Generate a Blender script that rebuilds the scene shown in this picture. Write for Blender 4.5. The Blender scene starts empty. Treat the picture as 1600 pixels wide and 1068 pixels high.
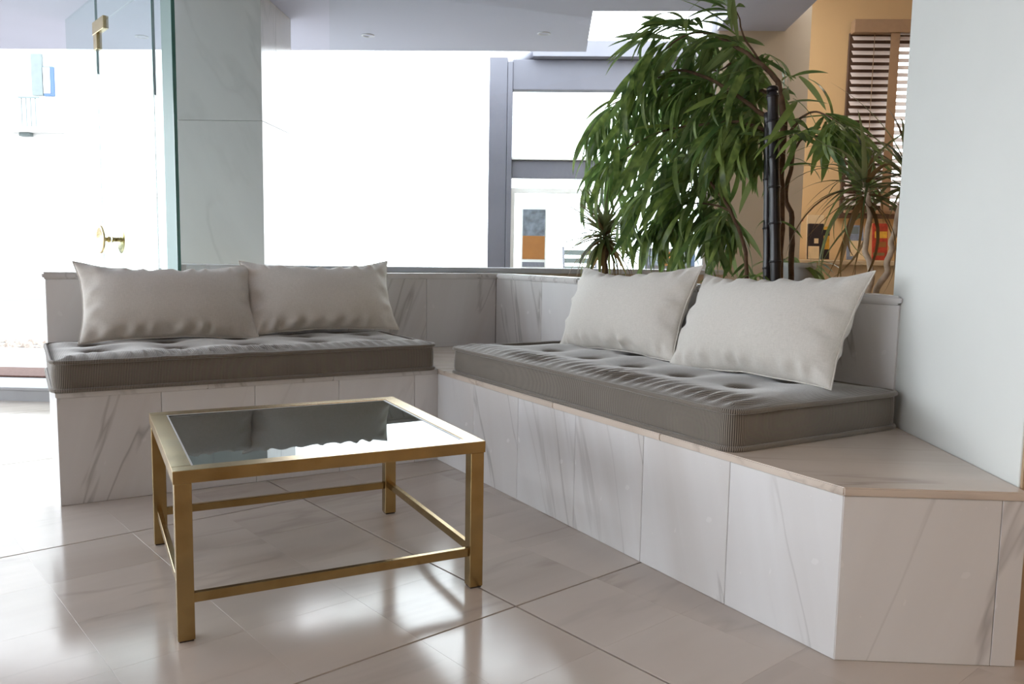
import bpy, bmesh, math, random
import numpy as np
from mathutils import Vector, Matrix, noise

S = bpy.context.scene
COL = S.collection
R = math.radians
random.seed(7)

# ------------------------------------------------------------------ camera
# World frame: x runs along the left bench, y away from the viewer, origin on the
# floor under the camera.  Building frame (walls, column, canopy) is turned by BR.
PITCH, ROLL, YAW, FPX = 0.10524, 0.01628, 0.54026, 1286.55
BR = R(-33.6)
E1 = Vector((math.cos(BR), math.sin(BR), 0)); E2 = Vector((-math.sin(BR), math.cos(BR), 0))
def B(a, b, z=0.0): return E1 * a + E2 * b + Vector((0, 0, z))      # building -> world
def make_camera():
    cp, sp = math.cos(PITCH), math.sin(PITCH); c, s = math.cos(ROLL), math.sin(ROLL)
    fwd = Vector((0, cp, -sp)); down = Vector((0, -sp, -cp)); right = Vector((1, 0, 0))
    r2 = right * c - down * s; d2 = right * s + down * c
    q = Matrix.Rotation(-YAW, 3, 'Z')
    r2, d2, fwd = q @ r2, q @ d2, q @ fwd
    cam = bpy.data.cameras.new('camera'); cam.sensor_width = 36; cam.lens = FPX / 1600 * 36
    cam.clip_start = 0.05; cam.clip_end = 200
    o = bpy.data.objects.new('camera', cam); COL.objects.link(o)
    m = Matrix((r2, -d2, -fwd)).transposed().to_4x4(); m.translation = Vector((0, 0, 1))
    o.matrix_world = m; S.camera = o
make_camera()

# ------------------------------------------------------------------ world, exposure
w = bpy.data.worlds.new('sky'); S.world = w; w.use_nodes = True
bg = w.node_tree.nodes['Background']
bg.inputs[0].default_value = (0.885, 0.945, 1.0, 1); bg.inputs[1].default_value = 7.6
S.view_settings.view_transform = 'Standard'; S.view_settings.look = 'None'
S.view_settings.gamma = 1; S.view_settings.use_curve_mapping = False
S.view_settings.exposure = -0.08

# ------------------------------------------------------------------ materials
def lin(r, g, b):
    f = lambda v: (v / 255 / 12.92) if v / 255 <= .04045 else ((v / 255 + .055) / 1.055) ** 2.4
    return (f(r), f(g), f(b), 1)
class NT:
    def __init__(s, name):
        s.m = bpy.data.materials.new(name); s.m.use_nodes = True
        s.t = s.m.node_tree; s.b = s.t.nodes['Principled BSDF']; s.out = s.t.nodes['Material Output']
    def n(s, typ, **kw):
        o = s.t.nodes.new(typ)
        for k, v in kw.items():
            if isinstance(k, str) and k.startswith('i_'): o.inputs[int(k[2:])].default_value = v
            else: setattr(o, k, v)
        return o
    def l(s, a, b): s.t.links.new(a, b)
    def ramp(s, fac, stops):
        r = s.n('ShaderNodeValToRGB'); e = r.color_ramp.elements
        while len(e) < len(stops): e.new(0.5)
        for i, (p, c) in enumerate(stops): e[i].position = p; e[i].color = c
        s.l(fac, r.inputs[0]); return r.outputs[0]
    def math(s, op, a, b=None):
        m = s.n('ShaderNodeMath', operation=op)
        for i, v in enumerate((a, b)):
            if v is None: continue
            if isinstance(v, (int, float)): m.inputs[i].default_value = v
            else: s.l(v, m.inputs[i])
        return m.outputs[0]
    def mix(s, fac, a, b):
        m = s.n('ShaderNodeMix', data_type='RGBA')
        for i, v in ((0, fac), (6, a), (7, b)):
            if isinstance(v, (int, float, tuple)): m.inputs[i].default_value = v
            else: s.l(v, m.inputs[i])
        return m.outputs[2]
    def set(s, **kw):
        for k, v in kw.items():
            i = s.b.inputs[k.replace('_', ' ')]
            if hasattr(v, 'is_output'): s.l(v, i)
            else: i.default_value = v
    def bump(s, h, strength=.2, dist=.01):
        b = s.n('ShaderNodeBump'); b.inputs['Strength'].default_value = strength; b.inputs['Distance'].default_value = dist
        s.l(h, b.inputs['Height']); s.l(b.outputs[0], s.b.inputs['Normal'])

def plain(name, col, rough=.5, metal=0., noise_amt=.06, nscale=8, bump=0, spec=None):
    k = NT(name)
    tc = k.n('ShaderNodeTexCoord'); nz = k.n('ShaderNodeTexNoise'); nz.inputs['Scale'].default_value = nscale; nz.inputs['Detail'].default_value = 5
    k.l(tc.outputs['Object'], nz.inputs['Vector'])
    lo = tuple(c * (1 - noise_amt) for c in col[:3]) + (1,); hi = tuple(min(1, c * (1 + noise_amt)) for c in col[:3]) + (1,)
    k.set(Base_Color=k.ramp(nz.outputs[0], [(.3, lo), (.7, hi)]), Roughness=rough, Metallic=metal)
    if spec is not None: k.b.inputs['Specular IOR Level'].default_value = spec
    if bump: k.bump(nz.outputs[0], bump, .005)
    return k.m

def marble(name, base, vein, tint, rot, freq=3.0, stretch=.22, rough=.22, vein_w=.045, amt=.8, spec=.5, tone=.10):
    """veins follow one direction of the piece; every piece shifts the pattern"""
    k = NT(name)
    tc = k.n('ShaderNodeTexCoord'); oi = k.n('ShaderNodeObjectInfo')
    off = k.n('ShaderNodeCombineXYZ')
    k.l(k.math('MULTIPLY', oi.outputs['Random'], 37.0), off.inputs[0]); k.l(k.math('MULTIPLY', oi.outputs['Random'], 91.0), off.inputs[1]); k.l(k.math('MULTIPLY', oi.outputs['Random'], 53.0), off.inputs[2])
    mp = k.n('ShaderNodeMapping'); mp.inputs['Rotation'].default_value = rot
    k.l(tc.outputs['Object'], mp.inputs['Vector'])
    sc = k.n('ShaderNodeVectorMath', operation='MULTIPLY'); sc.inputs[1].default_value = (freq, freq, freq * stretch)
    k.l(mp.outputs[0], sc.inputs[0])
    ad = k.n('ShaderNodeVectorMath', operation='ADD'); k.l(sc.outputs[0], ad.inputs[0]); k.l(off.outputs[0], ad.inputs[1])
    n1 = k.n('ShaderNodeTexNoise'); n1.inputs['Scale'].default_value = 1; n1.inputs['Detail'].default_value = 4; n1.inputs['Roughness'].default_value = .5; n1.inputs['Distortion'].default_value = .25
    k.l(ad.outputs[0], n1.inputs['Vector'])
    # thin dark veins where the noise crosses one half
    d = k.math('ABSOLUTE', k.math('SUBTRACT', n1.outputs[0], .5))
    v1 = k.ramp(d, [(0, (1, 1, 1, 1)), (vein_w, (0, 0, 0, 1))])
    n2 = k.n('ShaderNodeTexNoise'); n2.inputs['Scale'].default_value = .55; n2.inputs['Detail'].default_value = 5; n2.inputs['Distortion'].default_value = .8
    k.l(ad.outputs[0], n2.inputs['Vector'])
    gate = k.ramp(n2.outputs[0], [(.42, (0, 0, 0, 1)), (.62, (1, 1, 1, 1))])
    cloud = k.ramp(n2.outputs[0], [(.3, (0, 0, 0, 1)), (.7, (1, 1, 1, 1))])
    c = k.mix(cloud, base, tint)
    c = k.mix(k.math('MULTIPLY', k.math('MULTIPLY', v1, gate), amt), c, vein)
    hsv = k.n('ShaderNodeHueSaturation'); k.l(c, hsv.inputs['Color'])
    k.l(k.math('ADD', k.math('MULTIPLY', oi.outputs['Random'], tone * 2), 1 - tone), hsv.inputs['Value'])
    fine = k.n('ShaderNodeTexNoise'); fine.inputs['Scale'].default_value = 14; fine.inputs['Detail'].default_value = 3
    k.l(tc.outputs['Object'], fine.inputs['Vector'])
    rr = k.math('ADD', k.math('MULTIPLY', fine.outputs[0], rough * .5), rough * .75)
    k.set(Base_Color=hsv.outputs[0], Roughness=rr); k.b.inputs['Specular IOR Level'].default_value = spec
    return k.m

def glass(name, tint, ior=1.45, rough=0.0):
    k = NT(name); k.t.nodes.remove(k.b)
    tr = k.n('ShaderNodeBsdfTransparent'); tr.inputs[0].default_value = tint
    gl = k.n('ShaderNodeBsdfGlossy'); gl.inputs['Roughness'].default_value = rough
    fr = k.n('ShaderNodeFresnel'); fr.inputs[0].default_value = ior
    g = k.n('ShaderNodeNewGeometry'); fac = k.math('MULTIPLY', fr.outputs[0], k.math('SUBTRACT', 1.0, g.outputs['Backfacing']))
    mx = k.n('ShaderNodeMixShader'); k.l(fac, mx.inputs[0]); k.l(tr.outputs[0], mx.inputs[1]); k.l(gl.outputs[0], mx.inputs[2])
    k.l(mx.outputs[0], k.out.inputs[0]); return k.m

def stripes(name, dark, light, pitch):
    k = NT(name); uv = k.n('ShaderNodeUVMap'); sp = k.n('ShaderNodeSeparateXYZ'); k.l(uv.outputs[0], sp.inputs[0])
    f = k.math('FRACT', k.math('DIVIDE', sp.outputs[0], pitch))
    tri = k.math('ABSOLUTE', k.math('SUBTRACT', f, .5))
    g = k.math('FRACT', k.math('DIVIDE', sp.outputs[1], pitch * .6)); g = k.math('ABSOLUTE', k.math('SUBTRACT', g, .5))
    s = k.ramp(k.math('ADD', tri, k.math('MULTIPLY', g, .10)), [(.20, (0, 0, 0, 1)), (.32, (1, 1, 1, 1))])
    nz = k.n('ShaderNodeTexNoise'); nz.inputs['Scale'].default_value = 9; tc = k.n('ShaderNodeTexCoord'); k.l(tc.outputs['Object'], nz.inputs[0])
    c = k.mix(s, dark, light); c = k.mix(k.math('MULTIPLY', nz.outputs[0], .25), c, dark)
    k.set(Base_Color=c, Roughness=.85, Sheen_Weight=.7, Sheen_Roughness=.35)
    k.bump(s, .25, .002); return k.m

def linen(name, a, b):
    k = NT(name); tc = k.n('ShaderNodeTexCoord')
    w1 = k.n('ShaderNodeTexNoise'); w1.inputs['Scale'].default_value = 1; w1.inputs['Detail'].default_value = 3
    mp = k.n('ShaderNodeMapping'); mp.inputs['Scale'].default_value = (60, 60, 700); k.l(tc.outputs['Object'], mp.inputs[0]); k.l(mp.outputs[0], w1.inputs[0])
    w2 = k.n('ShaderNodeTexNoise'); w2.inputs['Scale'].default_value = 1; w2.inputs['Detail'].default_value = 3
    mp2 = k.n('ShaderNodeMapping'); mp2.inputs['Scale'].default_value = (700, 60, 60); k.l(tc.outputs['Object'], mp2.inputs[0]); k.l(mp2.outputs[0], w2.inputs[0])
    f = k.math('MULTIPLY', k.math('ADD', w1.outputs[0], w2.outputs[0]), .5)
    k.set(Base_Color=k.ramp(f, [(.35, a), (.65, b)]), Roughness=.8, Sheen_Weight=.25)
    k.bump(f, .12, .002); return k.m

def brass(name):
    k = NT(name); tc = k.n('ShaderNodeTexCoord')
    n1 = k.n('ShaderNodeTexNoise'); n1.inputs['Scale'].default_value = 5; n1.inputs['Detail'].default_value = 6; k.l(tc.outputs['Object'], n1.inputs[0])
    n2 = k.n('ShaderNodeTexNoise'); n2.inputs['Scale'].default_value = 26; n2.inputs['Detail'].default_value = 4; k.l(tc.outputs['Object'], n2.inputs[0])
    c = k.ramp(n1.outputs[0], [(.3, lin(134, 108, 66)), (.5, lin(168, 144, 100)), (.72, lin(150, 130, 94))])
    k.set(Base_Color=c, Metallic=.95, Roughness=k.math('ADD', k.math('MULTIPLY', n2.outputs[0], .06), .22)); return k.m

def leafmat(name, c1, c2, back):
    k = NT(name); oi = k.n('ShaderNodeObjectInfo'); tc = k.n('ShaderNodeTexCoord')
    nz = k.n('ShaderNodeTexNoise'); nz.inputs['Scale'].default_value = 6; nz.inputs['Detail'].default_value = 3; k.l(tc.outputs['Object'], nz.inputs[0])
    f = k.math('ADD', k.math('MULTIPLY', oi.outputs['Random'], .6), k.math('MULTIPLY', nz.outputs[0], .4))
    c = k.ramp(f, [(.2, c1), (.75, c2)])
    g = k.n('ShaderNodeNewGeometry'); c = k.mix(k.math('MULTIPLY', g.outputs['Backfacing'], .6), c, back)
    k.set(Base_Color=c, Roughness=.33); k.b.inputs['Specular IOR Level'].default_value = .5
    tr = k.n('ShaderNodeBsdfTranslucent'); k.l(c, tr.inputs[0])
    mx = k.n('ShaderNodeMixShader'); mx.inputs[0].default_value = .5; k.l(k.b.outputs[0], mx.inputs[1]); k.l(tr.outputs[0], mx.inputs[2]); k.l(mx.outputs[0], k.out.inputs[0])
    return k.m

M = {}
M['bench'] = marble('bench_marble', lin(228, 228, 229), lin(146, 141, 139), lin(206, 202, 199), (0, R(17), R(8)), 4.0, .11, .25, .015, .62, tone=.04)
M['bench_b'] = marble('bench_marble_mirrored', lin(228, 228, 229), lin(146, 141, 139), lin(206, 202, 199), (0, R(-20), R(8)), 4.0, .11, .25, .015, .62, tone=.04)
M['seat'] = marble('warm_lit_seat_marble', lin(216, 203, 190), lin(140, 124, 112), lin(200, 185, 171), (R(90), R(56.4), 0), 5.5, .10, .22, .03, .6, tone=.04)  # bench marble made browner: warm light on the seat tops put into the colour
M['tile'] = marble('floor_marble', lin(209, 199, 189), lin(158, 146, 136), lin(190, 178, 167), (R(90), 0, R(70)), 3.0, .2, .15, .03, .4, spec=.65, tone=.04)
M['column'] = marble('column_marble', lin(206, 206, 204), lin(170, 170, 168), lin(190, 190, 188), (0, R(25), 0), 2.4, .3, .16, .03, .5, tone=.03)
M['core'] = plain('joint_mortar', lin(120, 110, 102), .9)
M['joint'] = plain('floor_joint', lin(70, 60, 54), .8)
M['white_wall'] = plain('white_wall_paint', lin(226, 228, 224), .6, 0, .015, 3)
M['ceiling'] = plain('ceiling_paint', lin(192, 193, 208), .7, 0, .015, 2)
M['orange'] = plain('ochre_wall_paint', lin(206, 170, 122), .75, 0, .03, 2)
M['beige'] = plain('beige_wall_paint', lin(200, 184, 160), .75, 0, .03, 2)
M['tan'] = plain('tan_wall_paint', lin(176, 148, 118), .75, 0, .03, 2)
M['counter'] = plain('counter_stone', lin(206, 182, 146), .5, 0, .06, 6)
M['frame'] = plain('grey_window_metal', lin(188, 192, 198), .4, .1, .03)
M['frame_white'] = plain('white_window_metal', lin(214, 216, 218), .4, .1, .03)
M['porch'] = plain('grey_porch_metal', lin(110, 110, 120), .5, .1, .08, 3)
M['porch_light'] = plain('light_porch_metal', lin(134, 134, 144), .5, .1, .08, 3)
M['glass'] = glass('clear_glass', (.97, .985, .98, 1))
M['door_glass'] = glass('green_tint_glass', (.90, .95, .94, 1))
M['glass_edge'] = plain('green_glass_edge', lin(72, 122, 112), .15)
M['refl_strip'] = plain('green_glass_painted_reflection', lin(150, 172, 169), .45, 0, .04, 3, 0, .1)  # green glass tint plus room reflection, painted as one opaque colour
M['brass'] = brass('aged_brass')
M['brass_bright'] = plain('polished_brass', lin(206, 188, 142), .25, .85, .1, 12)
M['stripe'] = stripes('pinstripe_fabric', lin(62, 56, 52), lin(150, 141, 129), .0056)
M['stitch'] = plain('tuft_thread', lin(60, 54, 50), .9)
M['linen'] = linen('cream_linen', lin(206, 201, 192), lin(222, 217, 209))
M['ficus'] = leafmat('ficus_leaf', lin(70, 94, 50), lin(156, 178, 96), lin(150, 168, 122))
M['dracaena'] = leafmat('dracaena_leaf', lin(72, 84, 46), lin(130, 140, 82), lin(140, 142, 104))
M['drac_brown'] = leafmat('dry_dracaena_leaf', lin(96, 72, 44), lin(134, 108, 70), lin(134, 108, 70))
M['bark'] = plain('brown_bark', lin(96, 72, 52), .85, 0, .3, 30, .5)
M['cane'] = plain('grey_cane_bark', lin(184, 164, 142), .8, 0, .2, 40, .5)
M['bamboo'] = plain('black_bamboo', lin(34, 30, 34), .3, 0, .35, 10)
M['soil'] = plain('potting_soil', lin(62, 46, 34), .95, 0, .4, 40, .8)
M['blind'] = plain('brown_blind', lin(150, 118, 88), .5, 0, .1, 10)
M['blind_slat'] = plain('blind_slat', lin(214, 200, 192), .45, 0, .05, 10)
M['blind_dark'] = plain('dark_brown_wood', lin(84, 60, 44), .55, 0, .15, 10)
M['step'] = plain('step_stone', lin(150, 150, 152), .6, 0, .06, 5)
M['ground'] = plain('street_paving', lin(112, 110, 108), .8, 0, .08, 1.5)
M['mat'] = plain('brown_mat', lin(96, 70, 62), .95, 0, .2, 60, .4)
M['gravel'] = plain('gravel', lin(150, 138, 128), .9, 0, .4, 30)
M['facade'] = plain('white_facade', lin(226, 226, 224), .8)
M['facade_grey'] = plain('shutter_grey', lin(112, 122, 122), .7)
M['blue'] = plain('blue_frame', lin(70, 96, 130), .6)
M['dark'] = plain('dark_print', lin(42, 32, 34), .5)
M['red'] = plain('red_print', lin(176, 62, 42), .45, 0, .3, 30)
M['yellow'] = plain('yellow_print', lin(222, 168, 62), .45, 0, .2, 30)
M['paper'] = plain('cream_paper', lin(224, 198, 156), .6, 0, .05, 20)
M['print_blue'] = plain('blue_print', lin(132, 142, 160), .5, 0, .3, 30)
M['olive'] = plain('olive_cloth', lin(132, 108, 72), .9, 0, .15, 25)
M['poster_orange'] = plain('orange_print', lin(150, 96, 44), .6, 0, .1, 10)
M['poster_blue'] = plain('pale_blue_print', lin(104, 110, 120), .6, 0, .5, 14)
M['white_plastic'] = plain('white_plastic', lin(222, 222, 220), .5)
M['lamp_ring'] = plain('lamp_ring', lin(200, 200, 204), .35, .6)
def smoked():
    k = NT('smoked_glass'); k.t.nodes.remove(k.b)
    d = k.n('ShaderNodeBsdfDiffuse'); d.inputs[0].default_value = lin(30, 34, 34)
    gl = k.n('ShaderNodeBsdfGlossy'); gl.inputs['Roughness'].default_value = .015; gl.inputs[0].default_value = (.9, .95, .94, 1)
    fr = k.n('ShaderNodeFresnel'); fr.inputs[0].default_value = 2.1
    mx = k.n('ShaderNodeMixShader'); k.l(fr.outputs[0], mx.inputs[0]); k.l(d.outputs[0], mx.inputs[1]); k.l(gl.outputs[0], mx.inputs[2])
    k.l(mx.outputs[0], k.out.inputs[0]); return k.m
M['smoked'] = smoked()
def emis(name, col, st):
    k = NT(name); k.set(Base_Color=col, Emission_Color=col, Emission_Strength=st); return k.m
M['lamp'] = emis('warm_lamp_lens', (1, .85, .62, 1), 6.0)

# ------------------------------------------------------------------ mesh helpers
def link(name, me, mat, parent=None):
    o = bpy.data.objects.new(name, me); COL.objects.link(o)
    if mat is not None and len(me.materials) == 0: me.materials.append(mat if not isinstance(mat, str) else M[mat])
    if parent is not None: o.parent = parent
    return o
def tag(o, label=None, cat=None, group=None, kind=None):
    if label: o['label'] = label
    if cat: o['category'] = cat
    if group: o['group'] = group
    if kind: o['kind'] = kind
    return o
def thing(name, loc=(0, 0, 0), rz=0.0, **kw):
    o = bpy.data.objects.new(name, None); COL.objects.link(o); o.location = loc; o.rotation_euler = (0, 0, rz); o.empty_display_size = .1
    return tag(o, **kw)
def mesh(name, verts, faces, smooth=False):
    me = bpy.data.meshes.new(name); me.from_pydata([tuple(v) for v in verts], [], faces); me.update()
    if smooth: me.polygons.foreach_set('use_smooth', [True] * len(me.polygons))
    return me
BF = [(0, 3, 2, 1), (4, 5, 6, 7), (0, 1, 5, 4), (1, 2, 6, 5), (2, 3, 7, 6), (3, 0, 4, 7)]
def box_me(name, x0, x1, y0, y1, z0, z1, bev=0.0, seg=2):
    vs = [(x0, y0, z0), (x1, y0, z0), (x1, y1, z0), (x0, y1, z0), (x0, y0, z1), (x1, y0, z1), (x1, y1, z1), (x0, y1, z1)]
    me = mesh(name, vs, BF)
    if bev > 0:
        bm = bmesh.new(); bm.from_mesh(me); bmesh.ops.bevel(bm, geom=bm.edges[:], offset=bev, segments=seg, affect='EDGES', profile=.5); bm.to_mesh(me); bm.free()
    return me
def box(name, x0, x1, y0, y1, z0, z1, mat, parent=None, bev=0.0, seg=2):
    """axis-aligned box whose origin sits at its own centre"""
    cx, cy, cz = (x0 + x1) / 2, (y0 + y1) / 2, (z0 + z1) / 2
    o = link(name, box_me(name, x0 - cx, x1 - cx, y0 - cy, y1 - cy, z0 - cz, z1 - cz, bev, seg), mat, parent); o.location = (cx, cy, cz); return o
def bbox(name, a0, a1, b0, b1, z0, z1, mat, parent=None, bev=0.0):
    """box given in the building frame"""
    hx, hy, hz = (a1 - a0) / 2, (b1 - b0) / 2, (z1 - z0) / 2
    o = link(name, box_me(name, -hx, hx, -hy, hy, -hz, hz, bev), mat, parent)
    o.location = B((a0 + a1) / 2, (b0 + b1) / 2, (z0 + z1) / 2); o.rotation_euler = (0, 0, BR); return o
def prism_me(name, poly, z0, z1):
    n = len(poly); vs = [(x, y, z0) for x, y in poly] + [(x, y, z1) for x, y in poly]
    fs = [tuple(reversed(range(n))), tuple(range(n, 2 * n))] + [(i, (i + 1) % n, n + (i + 1) % n, n + i) for i in range(n)]
    return mesh(name, vs, fs)
def prism(name, poly, z0, z1, mat, parent=None):
    cx = sum(p[0] for p in poly) / len(poly); cy = sum(p[1] for p in poly) / len(poly)
    o = link(name, prism_me(name, [(x - cx, y - cy) for x, y in poly], 0, z1 - z0), mat, parent); o.location = (cx, cy, z0); return o
def tube_data(pts, rads, nseg=8, cap=True):
    pts = [Vector(p) for p in pts]; vs, fs = [], []
    up = Vector((0.3, 0.2, 1)).normalized(); prevx = None
    for i, p in enumerate(pts):
        t = (pts[min(i + 1, len(pts) - 1)] - pts[max(i - 1, 0)]).normalized()
        if prevx is None:
            h = Vector((1, 0, 0)) if abs(t.x) < .9 else Vector((0, 1, 0)); prevx = (h - t * h.dot(t)).normalized()
        else: prevx = (prevx - t * prevx.dot(t)).normalized()
        y = t.cross(prevx); r = rads[i] if hasattr(rads, '__len__') else rads
        for k in range(nseg):
            a = 2 * math.pi * k / nseg; vs.append(p + prevx * (math.cos(a) * r) + y * (math.sin(a) * r))
    for i in range(len(pts) - 1):
        for k in range(nseg):
            a, b = i * nseg + k, i * nseg + (k + 1) % nseg; fs.append((a, b, b + nseg, a + nseg))
    if cap:
        fs.append(tuple(reversed(range(nseg)))); m = (len(pts) - 1) * nseg; fs.append(tuple(range(m, m + nseg)))
    return vs, fs
def tube(name, pts, rads, mat, parent=None, nseg=8):
    v, f = tube_data(pts, rads, nseg); return link(name, mesh(name, v, f, True), mat, parent)
def catmull(P, n=6):
    P = [Vector(p) for p in P]; out = []
    for i in range(len(P) - 1):
        a, b, c, d = P[max(i - 1, 0)], P[i], P[i + 1], P[min(i + 2, len(P) - 1)]
        for k in range(n):
            t = k / n; out.append(.5 * ((2 * b) + (c - a) * t + (2 * a - 5 * b + 4 * c - d) * t * t + (3 * b - a - 3 * c + d) * t ** 3))
    out.append(P[-1]); return out
def lathe(name, prof, mat, parent=None, n=24):
    vs, fs = [], []
    for r, z in prof:
        for k in range(n): a = 2 * math.pi * k / n; vs.append((r * math.cos(a), r * math.sin(a), z))
    for i in range(len(prof) - 1):
        for k in range(n): a, b = i * n + k, i * n + (k + 1) % n; fs.append((a, b, b + n, a + n))
    fs.append(tuple(reversed(range(n)))); fs.append(tuple(range((len(prof) - 1) * n, len(prof) * n)))
    return link(name, mesh(name, vs, fs, True), mat, parent)

# ------------------------------------------------------------------ floor
floor = thing('floor', kind='structure', label='polished pale marble floor laid in square tiles')
T = R(-80.1); T1 = Vector((math.cos(T), math.sin(T), 0)); T2 = Vector((-math.sin(T), math.cos(T), 0)); TO = Vector((1.186, 1.932, 0))
TS = .33
fb = prism('floor_base', [tuple(B(a, b)[:2]) for a, b in ((-7, -4.5), (4.6, -4.5), (4.6, 7.2), (-2.2, 7.2), (-2.2, 5.12), (-7, 5.12))], -.06, -.006, 'joint', floor)
def in_floor(p):
    a, b = p.dot(E1), p.dot(E2)
    if not (-6.9 < a < 4.4 and -4.4 < b < 5.33): return False
    x, y = p.x, p.y
    if .32 < x < 2.5 and y > 3.75: return False
    if x > 1.95 and b > 2.4 and .75 < a < 1.05: return False
    return True
def tile_me(gx0, gx1, gy0, gy1):
    h = TS / 2
    return box_me('tile', -h + gx0, h - gx1, -h + gy0, h - gy1, -.010, 0, .0003, 1)
tile_cache = {}
near, rest = [], []
for i in range(-26, 22):
    for j in range(-26, 22):
        p = TO + T1 * ((i + .5) * TS) + T2 * ((j + .5) * TS)
        if not in_floor(p): continue
        dep = p.x * math.sin(YAW) + p.y * math.cos(YAW); lat = p.x * math.cos(YAW) - p.y * math.sin(YAW)
        vis = dep > .9 and abs(lat) < dep * .70 + .25
        (near if vis else rest).append((dep, i, j, p))
near.sort(key=lambda t: t[0]); rest += near[300:]; near = near[:300]
def gaps(i, j):
    g, G = .0001, .0034
    return (G if i % 4 == 0 else g, G if i % 4 == 3 else g, G if j % 4 == 0 else g, G if j % 4 == 3 else g)
for dep, i, j, p in near:
    gk = gaps(i, j)
    if gk not in tile_cache: tile_cache[gk] = tile_me(*gk); tile_cache[gk].materials.append(M['tile'])
    o = bpy.data.objects.new('tile', tile_cache[gk]); COL.objects.link(o); o.parent = floor; o.location = p; o.rotation_euler = (0, 0, T + (math.pi if random.random() < .5 else 0) * 0)
vs, fs = [], []
for dep, i, j, p in rest:
    k = len(vs); g = gaps(i, j); h = TS / 2
    for (u, v, z) in [(-h + g[0], -h + g[2], -.01), (h - g[1], -h + g[2], -.01), (h - g[1], h - g[3], -.01), (-h + g[0], h - g[3], -.01), (-h + g[0], -h + g[2], 0), (h - g[1], -h + g[2], 0), (h - g[1], h - g[3], 0), (-h + g[0], h - g[3], 0)]:
        vs.append(p + T1 * u + T2 * v + Vector((0, 0, z)))
    fs += [tuple(a + k for a in f) for f in BF]
tag(link('tile_field', mesh('tile_field', vs, fs), 'tile', floor), kind='stuff')

# ------------------------------------------------------------------ walls, ceiling
ZC = 2.55
ceil = thing('ceiling', kind='structure', label='pale lavender white flat ceiling running out over the entrance')
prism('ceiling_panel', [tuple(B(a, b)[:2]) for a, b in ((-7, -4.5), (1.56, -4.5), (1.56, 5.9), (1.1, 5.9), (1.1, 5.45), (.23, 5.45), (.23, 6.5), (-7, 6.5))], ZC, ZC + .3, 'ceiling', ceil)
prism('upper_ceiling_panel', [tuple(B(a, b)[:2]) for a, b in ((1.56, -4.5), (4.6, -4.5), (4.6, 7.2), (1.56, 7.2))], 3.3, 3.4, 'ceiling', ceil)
wr = thing('wall_right', kind='structure', label='white painted wall at the end of the right bench')
bbox('wall_panel', 1.174, 1.30, 2.062, 2.89, 0, ZC, 'white_wall', wr, .004)
bbox('wall_end', 1.178, 1.30, 2.052, 2.0619, 0, ZC, 'tan', wr)
tag(bbox('wall_partition', 1.3, 4.5, 2.75, 2.85, 0, 3.3, 'tan'), 'tan partition wall behind the white wall', kind='structure')
tag(bbox('wall_rear', -7.1, 4.6, -4.6, -4.5, 0, 3.4, 'tan'), 'tan wall behind the viewer', kind='structure')
tag(bbox('wall_side', 4.5, 4.6, -4.5, 7.2, 0, 3.4, 'orange'), 'ochre side wall of the far room', kind='structure')
tag(bbox('wall_pier', 1.114, 1.735, 5.9, 6.1, 0, 3.3, 'beige'), 'beige pier wall beside the shop window', kind='structure')
wo = thing('wall_back', kind='structure', label='ochre painted wall with a blind covered window')
W0, W1, Z0, Z1 = 2.66, 3.60, 1.40, 2.84
for n, a0, a1, z0, z1 in (('wall_piece', 1.5, W0, 0, 3.3), ('wall_piece', W1, 4.5, 0, 3.3), ('wall_piece', W0, W1, 0, Z0), ('wall_piece', W0, W1, Z1, 3.3)):
    bbox(n, a0, a1, 7.0, 7.2, z0, z1, 'orange', wo)

# ------------------------------------------------------------------ marble benches
SZ = .446; TH = .022; FX, FY = 1.723, 3.566; BX, BY = 2.53, 4.42; BZ = .885; LX = .106
def panel(name, p0, p1, z0, z1, parent, mat='bench', th=.012, gap=.0007):
    """upright slab from p0 to p1, its face on the left of p0->p1 is turned away; local x along, z up"""
    p0, p1 = Vector((p0[0], p0[1], 0)), Vector((p1[0], p1[1], 0)); d = p1 - p0; L = d.length; a = math.atan2(d.y, d.x)
    h = (z1 - z0) / 2
    o = link(name, box_me(name, -L / 2 + gap, L / 2 - gap, 0, th, -h + gap, h - gap, .0012, 1), mat, parent)
    o.location = (p0 + p1) / 2 + Vector((0, 0, (z0 + z1) / 2)); o.rotation_euler = (0, 0, a); return o
def slab(name, poly, z0, z1, parent, mat='seat', bev=.003):
    cx = sum(p[0] for p in poly) / len(poly); cy = sum(p[1] for p in poly) / len(poly)
    me = prism_me(name, [(x - cx, y - cy) for x, y in poly], 0, z1 - z0)
    bm = bmesh.new(); bm.from_mesh(me); bmesh.ops.bevel(bm, geom=bm.edges[:], offset=bev, segments=2, affect='EDGES'); bm.to_mesh(me); bm.free()
    o = link(name, me, mat, parent); o.location = (cx, cy, z0); return o
# left bench
lb = thing('marble_bench', (0, 0, 0), label='low grey veined marble bench backing onto the shop window, left of the corner', cat='bench')
prism('bench_core', [(LX + .013, FY + .013), (FX + .02, FY + .013), (FX + .02, BY + .02), (LX + .013, BY + .02)], 0, SZ - TH, 'core', lb)
xs = [LX, .48, .854, 1.228, 1.602, FX + .012]
for x0, x1 in zip(xs, xs[1:]): panel('front_panel', (x0, FY), (x1, FY), 0, SZ - TH, lb, 'bench_b')
panel('end_panel', (LX, BY + .09), (LX, FY + .012), 0, SZ - TH, lb)
xs = [LX - .003, .66, 1.2, FX]
for x0, x1 in zip(xs, xs[1:]): slab('seat_slab', [(x0, FY - .004), (x1, FY - .004), (x1, BY), (x0, BY)], SZ - TH, SZ, lb, 'bench')
prism('backrest_core', [(LX + .013, BY + .013), (BX + .013, BY + .013), (BX + .013, BY + .08), (LX + .013, BY + .08)], SZ - TH, BZ - .032, 'core', lb)
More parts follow.
